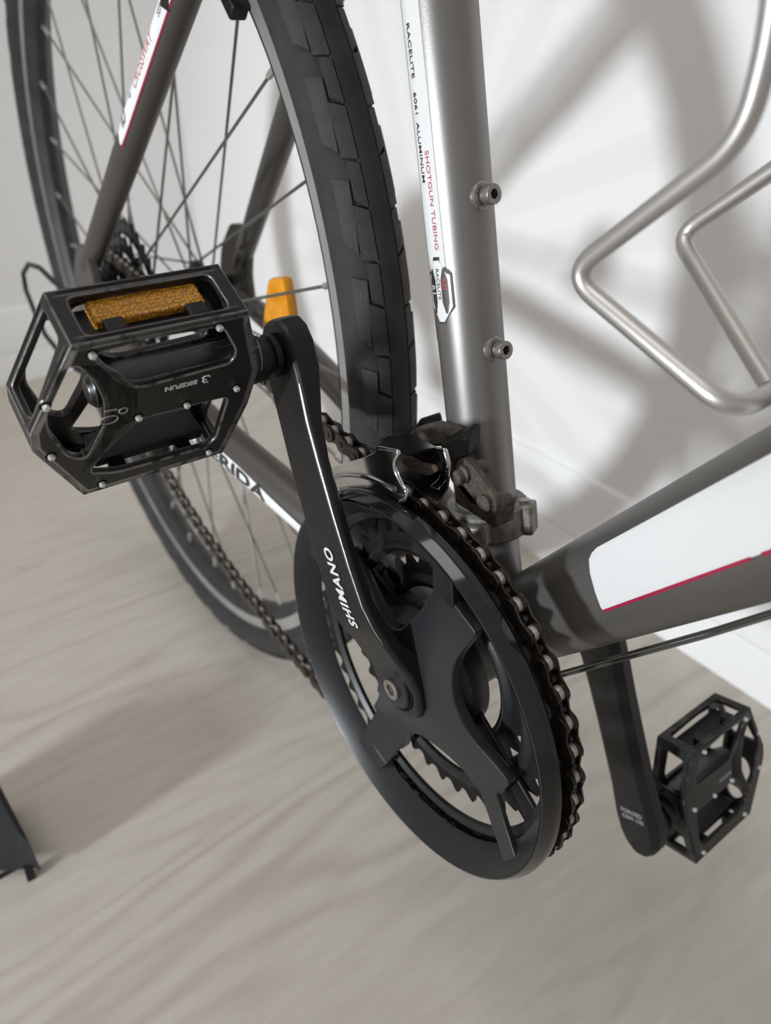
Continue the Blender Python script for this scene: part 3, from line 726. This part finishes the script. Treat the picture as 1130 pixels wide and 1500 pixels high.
# lettering: reads from hub towards the pedal
me = text_mesh('SHIMANO', .0080, thick=.0002, shear=.22, bold=.03, sx=1.06, space=1.14)
def face_y(t, w):
    for k in range(len(CRST) - 1):
        if CRST[k][0] <= t <= CRST[k + 1][0]:
            q = (t - CRST[k][0]) / (CRST[k + 1][0] - CRST[k][0]); W_, yr, yf = [CRST[k][n] * (1 - q) + CRST[k + 1][n] * q for n in (1, 2, 3)]
            u = (w + W_) / (2 * W_); return yf + (yr - yf) * (.08 + .92 * u)
    return .08
bm = bmesh.new(); bm.from_mesh(me); bmesh.ops.triangulate(bm, faces=bm.faces); bm.to_mesh(me); bm.free()
for v in me.vertices:
    t, w = .0375 + v.co.x, -.0010 + v.co.y; v.co = a * t + f * w + Y * (face_y(t, w) + .0004 + v.co.z)
finish(me, 'lettering', M['greyink'], cr)
cl, a2, f2, Y2 = crank(1, 'black crank arm on the far side')
mb = MB(); mb.lathe([(.0088, 0), (.0088, .0004), (.0078, .0004), (.0078, 0)], a2 * .17 + Y2 * .0673, -Y2, 32, closedprof=True); build(mb, 'axle_end', M['hole'], cl)
mb = MB(); mb.lathe([(0, 0), (.0078, 0), (.0078, .0003), (0, .0003)], a2 * .17 + Y2 * .0675, -Y2, 32); build(mb, 'axle_cap', M['far_pedal'], cl)
for k, (tx, ty) in enumerate((('CRM 170', .1585), ('FORGED', .1540))):
    me = text_mesh(tx, .0042, thick=.0002, bold=.02, align='CENTER')
    xx = -f2 if (-f2).cross(a2 * -1).dot(-Y2) > 0 else f2
    me.transform(frame_mat(a2 * ty - (-Y2) * .0664, xx, -a2, -Y2)); finish(me, 'lettering', M['dimink'], cl)

# --- pedals
PU, PT, Y1, Y2_, YO, YI = .0452, .0129, .1086, .1733, .1902, .0984
def pedal(side, psi, m, label, near):
    e = V(math.cos(TH), 0, math.sin(TH)) * .17 * (1 if side < 0 else -1)
    u = V(math.cos(psi), 0, math.sin(psi)); B = V(0, side, 0); N = V(math.sin(psi), 0, -math.cos(psi))
    P = lambda a_, b_, c_: e + u * a_ + B * b_ + N * c_
    meshes = []
    hexo = [(PU, Y1), (PU, Y2_), (0.004, YO), (-.006, YO), (-PU, Y2_), (-PU, Y1), (-.012, YI + .002), (.010, YI)]
    w1 = [(.0385, .1660), (.0408, .1480), (.0392, .1185), (.0240, .1110), (.0180, .1120), (.0165, .1500), (.0225, .1570)]
    w2 = [(-.0035, .1550), (-.0035, .1110), (-.0320, .1140), (-.0355, .1184), (-.0352, .1580), (-.0300, .1700), (-.0215, .1650)]
    w3 = [(.0350, .1765), (.0345, .1710), (.0250, .1655), (.0130, .1625), (-.0010, .1628), (-.0195, .1712), (-.0145, .1775), (.0050, .1835), (.0135, .1830)]
    for sc in (1, -1):
        if sc < 0:
            w1 = [(a_ if a_ > .03 else a_ - .008, b_) for a_, b_ in w1]
        mtx = frame_mat(P(0, 0, sc * (PT - .0016)), u, B, N)
        meshes.append(plate([smooth_poly(hexo, .004)] + [smooth_poly(w, .004) for w in (w1, w2, w3)], .0032, mtx, .0007))
    # perimeter walls, each facet a plate with its window
    fac = [(hexo[i], hexo[(i + 1) % 8]) for i in range(8)]
    for i, (p, q) in enumerate(fac):
        p = Vector(p); q = Vector(q); d = (q - p); Lh = d.length; d.normalize(); nrm = Vector((d.y, -d.x)); mid = (p + q) / 2
        if nrm.dot(mid - Vector((0, .143))) < 0: nrm = -nrm
        cpt = mid - nrm * .0014; X = u * d.x + B * d.y; Z = u * nrm.x + B * nrm.y
        mtx = frame_mat(P(cpt.x, cpt.y, 0), X, N, Z)
        h = PT; L2 = Lh / 2
        ol = [(-L2, -h), (L2, -h), (L2, h), (-L2, h)]; holes = []
        if i in (0, 4): holes = [smooth_poly([(-L2 + .006, -h + .0045), (L2 - .006, -h + .0045), (L2 - .006, h - .0032), (-L2 + .006, h - .0032)], .003)]
        elif i == 1: holes = [smooth_poly([(-L2 + .004, -h + .004), (L2 - .003, -h + .004), (L2 - .003, h - .008), (L2 - .006, h - .0035), (-L2 + .004, h - .0075)], .002)]
        elif i == 3: holes = [[(math.cos(t) * (L2 - .006), math.sin(t) * (h - .0045)) for t in [2 * PI * k / 20 for k in range(20)]]]
        elif i in (5, 7): holes = [smooth_poly([(-L2 + .005, -h + .005), (L2 - .006, -h + .005), (L2 - .008, h - .005), (-L2 + .005, h - .005)], .003)]
        meshes.append(plate([ol] + holes, .0028, mtx, .0004))
    # axle housing and the arms of the X
    mbx = MB()
    mbx.rings([[P(a_, b_, c_) for a_, c_ in ((.0165, k), (.0165, k2), (-.0030, k2), (-.0040, k), (-.0030, -k), (.0, -k2), (.007, -k2), (.0125, -k + .005))] for b_, k, k2 in ((YI + .004, .0070, .0108), (.148, .0070, .0108), (.158, .0075, .0112))])
    mbx.rings([[P(a_ + .0045, b_, c_) for a_, c_ in ((s_ * math.cos(t), s_ * .92 * math.sin(t)) for t in [2 * PI * k / 12 for k in range(12)])] for b_, s_ in ((YI - .004, .0105), (YI + .006, .0090), (.158, .0072), (.163, .0070), (.165, .005))])
    meshes.append(mbx.mesh('x', M['hole']))
    body = finish(join(meshes), 'pedal', m, bike, angle=30, label=label)
    # axle stub towards the crank, flats near the arm
    mba = MB(); mba.rings([[P(math.cos(t) * r, b_, math.sin(t) * r) for t in [2 * PI * k / 18 for k in range(18)]] for b_, r in ((.0790, .0082), (.0830, .0082), (.0832, .0098), (.0858, .0098), (.0862, .0078), (.0890, .0078), (.0895, .0100), (.102, .0105), (.106, .0105))])
    build(mba, 'axle', M['black'], body)
    # traction pins on both faces
    pins = [(.0400, .1200), (.0395, .1666), (.0016, .1080), (-.0010, .1299), (-.0010, .1500), (.0185, .1835), (-.0110, .1840), (-.0400, .1164), (-.0400, .1653)]
    for sc in (1, -1):
        for a_, b_ in pins:
            if sc < 0 and b_ > .18: continue
            mbp = MB(); c = P(a_, b_, sc * (PT - .0008)); n_ = N * sc
            mbp.lathe([(0, -.001), (.0014, -.001), (.0014, .0022), (.0009, .0027), (0, .0027)], c, n_, 10); build(mbp, 'traction_pin', M['pin'], body)
            if near: 
                mbp = MB(); mbp.lathe([(.0014, .0), (.0022, .0001), (.0022, .0005), (.0014, .0006)], c + n_ * .0004, n_, 14, closedprof=True); build(mbp, 'pin_seat', M['hole'], body)
    # reflectors in both edges
    for su in (1, -1):
        if not near and su > 0: pass
        mbr = MB(); cu = su * (PU - .0075)
        mbr.box(P(cu - su * .002, .141, -.0015), B, N, u, .0245, .0072, .0030)
        o = build(mbr, 'reflector_holder', M['black'], body, bevel=.001)
        if su > 0 and near:
            mbr = MB(); mbr.box(P(cu + su * .0026, .1405, -.0035), B, N, u, .0212, .0056, .0018, tx=.95)
            build(mbr, 'reflector', M['amber'], body, bevel=.0008, label='amber pedal reflector')
        for bb_ in (.126, .156):
            mbr = MB(); mbr.box(P(cu + su * .004, bb_, .0066), B, N, u, .0035, .0030, .0034); build(mbr, 'reflector_clip', M['black'], body, bevel=.0005)
    # lettering along the axle housing and mark in the middle of the X
    x = B; y = -u
    flip = x.cross(y).dot(N) < 0
    me = text_mesh('BIKEFUN', .0034, thick=.0003, bold=.03, align='LEFT', sx=1.0)
    mt = frame_mat(P(.0118, .1262, .01300), x if not flip else -x, y, N)
    if flip: mt = frame_mat(P(.0062, .150, .01300), -B, -u, N)
    me.transform(mt); finish(me, 'lettering', M['dimink'] if not near else M['greyink'], body)
    if near:   # round-shouldered B emblem before the word
        mbe = MB(); g = lambda x_, y_: P(.0120 - y_ * .8, .1225 + x_ * .8, .0131)
        for q in ([(-.0012, .0022), (.0010, .0022), (.0018, .0012), (.0010, .0002), (-.0002, .0002)], [(-.0002, .0002), (.0012, 0), (.0020, -.0012), (.0010, -.0024), (-.0012, -.0024), (-.0020, -.0012)]):
            mbe.tube([g(*k) for k in q], .00033, 6)
        build(mbe, 'emblem', M['greyink'], body)
        mbe = MB()
        h = lambda x_, y_: P(.0045 + y_, .1585 + x_, .0131)
        mbe.tube([h(.0016 * math.cos(t) - .0025, .0016 * math.sin(t) + .001) for t in [2 * PI * k / 12 for k in range(12)]], .00035, 6, closed=True)
        mbe.tube([h(.0034 * math.cos(t) + .003, .0022 * math.sin(t) - .0025) for t in [2 * PI * k / 14 for k in range(14)]], .00035, 6, closed=True)
        mbe.tube([h(0, .0028), h(.0045, .0034)], .00045, 6)
        build(mbe, 'emblem', M['dimink'], body)
    # centre junction plate of the X
    me = plate([smooth_poly([(.026, .1575), (.016, .1500), (-.004, .1500), (-.022, .1665), (-.030, .1740), (-.0215, .1720), (-.001, .1635), (.013, .1632), (.026, .1665), (.036, .1720), (.034, .1640)], .002)], .0022, frame_mat(P(0, 0, .0118), u, B, N), .0004)
    finish(me, 'cross_brace', m, body)
    return body
pedal(-1, 1.0638, M['pedal'], 'near pedal with worn bright edges and bright pins', True)
pedal(1, 1.8553, M['far_pedal'], 'far-side pedal, matt black', False)

# --- chain
def circle_tangent_pts(): pass
pts = []
rr = .0971; n_r = 26
for k in range(n_r + 1):
    a_ = 1.6338 - k * 2 * PI / 48; pts.append(V(rr * math.cos(a_), -.0517, rr * math.sin(a_)))
# lower run, round the pulleys and the sprocket, back along the top run
poly = [pts[-1], V(-.06, -.0505, -.1035), V(-.12, -.0490, -.1065), V(-.18, -.0472, -.1075), V(-.25, -.0450, -.1030), V(-.32, -.0430, -.0930), V(-.375, -.0422, -.0760)]
def arc(c, r, a0, a1, n): return [V(c.x + r * math.cos(R(a0 + (a1 - a0) * k / n)), c.y, c.z + r * math.sin(R(a0 + (a1 - a0) * k / n))) for k in range(n + 1)]
poly += arc(LP, .0200, -75, -190, 8)[0:] 
poly += arc(UP, .0200, -20, 80, 6)
ccog = V(HUB.x, -.0395, HUB.z); rcog = 18 * .0127 / 2 / PI
poly += arc(ccog, rcog, -115, -275, 12)
poly += [V(-.30, -.0430, .110), V(-.15, -.0480, .107), pts[0]]
# resample
seg = [0.0]
for i in range(1, len(poly)): seg.append(seg[-1] + (poly[i] - poly[i - 1]).length)
nl = int(round(seg[-1] / .0127)); 
if (nl + n_r) % 2: nl += 1
cp = list(pts)
for k in range(1, nl):
    d = seg[-1] * k / nl; i = max(j for j in range(len(seg) - 1) if seg[j] <= d); cp.append(poly[i].lerp(poly[i + 1], (d - seg[i]) / (seg[i + 1] - seg[i])))
def link_mesh(kind):
    hp = .0127 / 2; yo = .0036 if kind == 'outer' else .0025; re = .0045; wa = .0030; th = .0009
    mb = MB()
    ol = []
    for s_ in (1, -1):
        for k in range(7):
            t = R(-90 + 180 * k / 6) ; ol.append((s_ * (hp + re * math.cos(t)) if True else 0, s_ * re * math.sin(t)))
        ol.append((0, s_ * wa))
    for sy in (1, -1):
        y0, y1 = sy * yo, sy * (yo - th)
        mb.rings([[V(x_, y0, z_) for x_, z_ in ol], [V(x_, y1, z_) for x_, z_ in ol]])
    if kind == 'outer':
        for s_ in (1, -1): mb.tube([V(s_ * hp, -.0040, 0), V(s_ * hp, .0040, 0)], .0016, 8)
    else:
        mb.mi = 1
        for s_ in (1, -1): mb.tube([V(s_ * hp, -.0017, 0), V(s_ * hp, .0017, 0)], .0034, 12)
    return mb.mesh('link', [M['chain'], M['roller']], 40)
LM = (link_mesh('inner'), link_mesh('outer'))
N_ = len(cp)
chain = None
cx_ = bpy.data.objects.new('chain', LM[0])
for i in range(N_):
    p, q = cp[i], cp[(i + 1) % N_]; x = (q - p); x.normalize(); z = x.cross(V(0, 1, 0)).normalized(); y = z.cross(x)
    mt = frame_mat((p + q) / 2, x, y, z)
    if i == 0:
        chain = bpy.data.objects.new('chain', None); COL.objects.link(chain); chain.parent = bike; chain.location = -bike.location
    o = bpy.data.objects.new('link', LM[i % 2]); COL.objects.link(o); o.parent = chain; o.matrix_local = mt
bpy.data.objects.remove(cx_)

# --- front derailleur
def arcpts(r, a0, a1, n): return [(r * math.cos(R(a0 + (a1 - a0) * k / n)), r * math.sin(R(a0 + (a1 - a0) * k / n))) for k in range(n + 1)]
def pxp(l, y): return [(at(px_, py_, y).x, at(px_, py_, y).z) for px_, py_ in l]
outer = pxp([(470, 690), (490, 683), (512, 676), (536, 669), (548, 663), (557, 655), (585, 664), (579, 674), (580, 690), (589, 709), (597, 722), (595, 730), (586, 735), (562, 723), (536, 715), (512, 712), (492, 716), (474, 724)], -.0610)
fd = finish(plate([outer], .0012, XZ(-.0610), .0003), 'front_derailleur', M['chrome'], bike, label='chrome cage of the front derailleur')
mb = MB(); mb.tube(smooth_path([at(*q, -.0618) for q in ((478, 704), (500, 696), (525, 696), (550, 703), (578, 718))], 4), .0013, 8); build(mb, 'pressed_rib', M['chrome'], fd)
mb = MB(); mb.tube(smooth_path([at(*q, -.0622) for q in ((556, 656), (572, 659), (584, 663), (579, 675), (580, 690), (589, 709), (596, 720), (595, 730), (587, 735))], 5), .0010, 8); build(mb, 'flange', M['chrome'], fd, angle=60)
# rounded fold where the plate turns in to the bridge
o1, o2, o3 = at(540, 668, -.061), at(556, 655, -.061), at(585, 663, -.061)
i1, i2, i3 = at(566, 640, -.044), at(600, 634, -.040), at(640, 655, -.038)
mb = MB(); dn_ = V(0, 0, -.0012); mb.rings([[p_, p_ + dn_] for p_ in (o1, o2, o3, i3, i2, i1)], cap=False, loop=True); mb.add([o2, o3, i3, i2, i1, o1], [[0, 1, 2, 3, 4, 5]]); mb.add([p_ + dn_ for p_ in (o2, o3, i3, i2, i1, o1)], [[5, 4, 3, 2, 1, 0]])
build(mb, 'cage_bridge', M['chrome_dark'], fd, angle=30)
inner = pxp([(560, 690), (575, 665), (600, 650), (640, 655), (652, 663), (659, 700), (656, 716), (643, 738), (622, 731), (600, 722), (575, 715)], -.0380)
finish(plate([inner], .0012, XZ(-.0380), .0003), 'inner_plate', M['chrome_dark'], fd)
mb = MB(); L_ = [at(*q, -.0392) for q in ((634, 655), (650, 657), (656, 680), (655, 700), (643, 719), (628, 713), (642, 700), (647, 683), (642, 664))]
mb.rings([L_, [p_ + V(.0006, .0020, 0) for p_ in L_]]); build(mb, 'plate_corner', M['chrome'], fd, bevel=.0007)
mb = MB(); L_ = [at(*q, -.0420) for q in ((588, 670), (598, 670), (612, 678), (632, 682), (637, 692), (625, 698), (605, 690), (590, 682))]
mb.rings([L_, [p_ + V(0, .0035, 0) for p_ in L_]]); build(mb, 'dirt_crust', M['crust'], fd, bevel=.0012)
mb = MB(); L_ = [at(*q, -.024) for q in ((598, 640), (603, 628), (628, 622), (655, 630), (664, 640), (652, 655), (625, 656))]
mb.rings([L_, [p_ + V(0, .010, 0) for p_ in L_]]); build(mb, 'upper_body', M['rust'], fd, bevel=.002)
# body, cap, links
cap = [at(645, 652, -.030), at(678, 637, -.024), at(687, 640, -.022), at(686, 668, -.024), at(660, 678, -.030), at(650, 668, -.032)]
mb = MB(); mb.rings([[q for q in cap], [q + V(-.003, .010, .002) for q in cap]]); build(mb, 'plastic_cap', M['black'], fd, bevel=.0006)
def capsule(p, q, r, y, th, m, name, parent):
    d = Vector((q[0] - p[0], q[1] - p[1])); a_ = math.atan2(d.y, d.x); ol = []
    ol += [(q[0] + r * math.cos(a_ - PI / 2 + PI * k / 10), q[1] + r * math.sin(a_ - PI / 2 + PI * k / 10)) for k in range(11)]
    ol += [(p[0] + r * math.cos(a_ + PI / 2 + PI * k / 10), p[1] + r * math.sin(a_ + PI / 2 + PI * k / 10)) for k in range(11)]
    return finish(plate([ol], th, XZ(y), .0008), name, m, parent)
A1, A2 = at(684, 692, -.029), at(715, 735, -.029)
capsule((A1.x, A1.z), (A2.x, A2.z), .0066, -.028, .004, M['rust'], 'outer_link', fd)
for q in (A1, A2):
    mb = MB(); mb.lathe([(0, 0), (.0042, 0), (.0042, .002), (.003, .0028), (0, .0028)], V(q.x, -.030, q.z), V(0, -1, 0), 20); build(mb, 'pivot', M['rust'], fd)
capsule((A1.x - .012, A1.z - .006), (A2.x - .014, A2.z - .004), .006, -.020, .010, M['rust'], 'inner_link', fd)
mb = MB(); mb.tube([V(A1.x, -.036, A1.z - .001), V(A1.x, -.018, A1.z)], .0036, 16); mb.tube([V(A2.x - .002, -.026, A2.z - .003), V(A2.x - .006, -.012, A2.z - .010)], .0055, 16)
mb.box(V(A2.x - .012, -.019, A2.z - .009), V(1, 0, 0), YV, V(0, 0, 1), .014, .006, .006)
build(mb, 'pivot_body', M['rust'], fd, bevel=.001)
# clamp band round the seat tube
cs = .0690
mb = MB(); mb.lathe([(SR + .0002, -.0082), (SR + .0042, -.0082), (SR + .0056, -.0066), (SR + .0056, .0066), (SR + .0042, .0082), (SR + .0002, .0082)], SA * cs, SA, 48, closedprof=True)
cb = build(mb, 'clamp_band', M['clamp'], fd, angle=30)
d0 = cyl_dir(R(-28)); mb = MB(); c = SA * cs + d0 * (SR + .0055); sd = SA.cross(d0)
mb.box(c, d0, sd, SA, .0040, .0055, .0080); o = build(mb, 'clamp_lug', M['clamp'], cb, bevel=.0015)
d0 = cyl_dir(R(70)); c = SA * cs + d0 * (SR + .004); sd = SA.cross(d0); mb = MB(); mb.box(c - SA * .001, d0, sd, SA, .0055, .011, .0058); build(mb, 'clamp_seat', M['clamp'], cb, bevel=.002)
mb = MB(); q = SA * (cs + .006) + cyl_dir(R(-28)) * (SR + .0048); mb.tube([q - SA * .003, q + SA * .0035], .0028, 14); build(mb, 'clamp_bolt', M['steel'], cb)
# dark spring housing behind the cage, between tyre and seat tube
mb = MB(); L_ = [at(*q, -.012) for q in ((560, 650), (572, 636), (605, 628), (613, 612), (618, 640), (600, 655), (575, 660))]
mb.rings([L_, [p_ + V(0, .016, 0) for p_ in L_]]); build(mb, 'spring_housing', M['black'], fd, bevel=.002)
# --- bottle cage on the down tube
def round_corners(P, rad, n=8):
    P = [Vector(p) for p in P]; out = [P[0]]
    for i in range(1, len(P) - 1):
        p = P[i]; A_ = P[i - 1] - p; B_ = P[i + 1] - p; r = min(rad[i] if isinstance(rad, dict) and i in rad else (rad if not isinstance(rad, dict) else .01), A_.length * .48, B_.length * .48)
        a_ = p + A_.normalized() * r; b_ = p + B_.normalized() * r
        for k in range(n + 1):
            t = k / n; out.append(a_ * (1 - t) ** 2 + p * 2 * t * (1 - t) + b_ * t * t)
    out.append(P[-1]); return out
yc = -.037
K = [at(1142, -60, yc), at(1128, 60, yc), at(1090, 205, yc), at(832, 402, yc), at(1073, 605, yc)]
mir = lambda v: V(v.x, -v.y, v.z)
cross = [at(1150, 566, -.012), at(1215, 500, .020)]
mb = MB(); mb.tube(round_corners(K + cross, {1: .01, 2: .022, 3: .013, 4: .011, 5: .012}, 8), .0031, 18); cage = build(mb, 'bottle_cage', M['alu'], bike, angle=70, label='bare aluminium bottle cage')
yl = .030
mb = MB(); mb.tube(round_corners([at(1400, 60, yl), at(1250, 170, yl), at(992, 345, yl), at(1128, 566, -.006)], {1: .02, 2: .011}, 8), .0031, 18); build(mb, 'cage_loop', M['alu'], cage, angle=70)
top = (K[0] + mir(K[0])) / 2
mb = MB(); mb.box(DA * .27 + DN * .0285, DA, YV, DN, .055, .008, .0015)
for s in (.24, .304): mb.tube([DA * s + DN * .024, DA * s + DN * .033], .004, 12)
build(mb, 'mounting_plate', M['alu'], cage, bevel=.0006)

# --- the bag at the left edge
bag = bpy.data.objects.new('fabric_bag', None); COL.objects.link(bag)
def onfloor(px, py, z=FLOOR):
    d = CAM_ROT.to_matrix() @ Vector(((px - W / 2) / FPX, -(py - H / 2) / FPX, -1)); return CAM + d * ((z - CAM.z) / d.z)
bc = onfloor(-60, 1300); bag.location = (bc.x, bc.y, FLOOR)
tag(bag, 'black fabric bag corner with strap end lying on floor at lower left edge', 'bag')
def part_at(mb, name, m, bevel=0): 
    o = build(mb, name, m, bag, bevel=bevel); return o
A_, B_, C_ = onfloor(-8, 1135, FLOOR + .05), onfloor(40, 1228, FLOOR + .05), onfloor(44, 1258, FLOOR + .02)
D_ = onfloor(-20, 1262, FLOOR + .02)
far = V(-.25, -.06, 0)
mb = MB()
prof = [A_ + V(0, 0, .0), B_, C_, D_ + V(0, 0, -.01), D_ + V(-.02, -.06, -.005), A_ + V(-.03, -.08, .0)]
low = [V(p.x, p.y, FLOOR + .006) for p in prof]
mb.rings([low, [(p * .5 + q * .5) + (V(0, 0, 0)) for p, q in zip(low, prof)], prof, [V(p.x - .004, p.y - .004, p.z + .004) for p in prof]])
part_at(mb, 'body', M['bag'], bevel=.006)
s1, s2, s3, s4 = onfloor(-20, 1300), onfloor(20, 1278), onfloor(40, 1266, FLOOR + .012), onfloor(46, 1286)
mb = MB(); w_ = V(-.012, -.004, 0)
def strip(P, w, t=.0016):
    return [[p, p + w, p + w + V(0, 0, t), p + V(0, 0, t)] for p in P]
mb.rings(strip([s1 + V(0, 0, .0005), s2 + V(0, 0, .001)], V(-.004, -.014, 0))); 
mb.rings([[q + d for d in (V(.003, .003, 0), V(-.004, .002, 0), V(-.004, -.003, 0), V(.003, -.003, 0))] for q in (s3, s4.lerp(s3, .4), s4 + V(0, 0, .001))])
part_at(mb, 'strap', M['bag'])
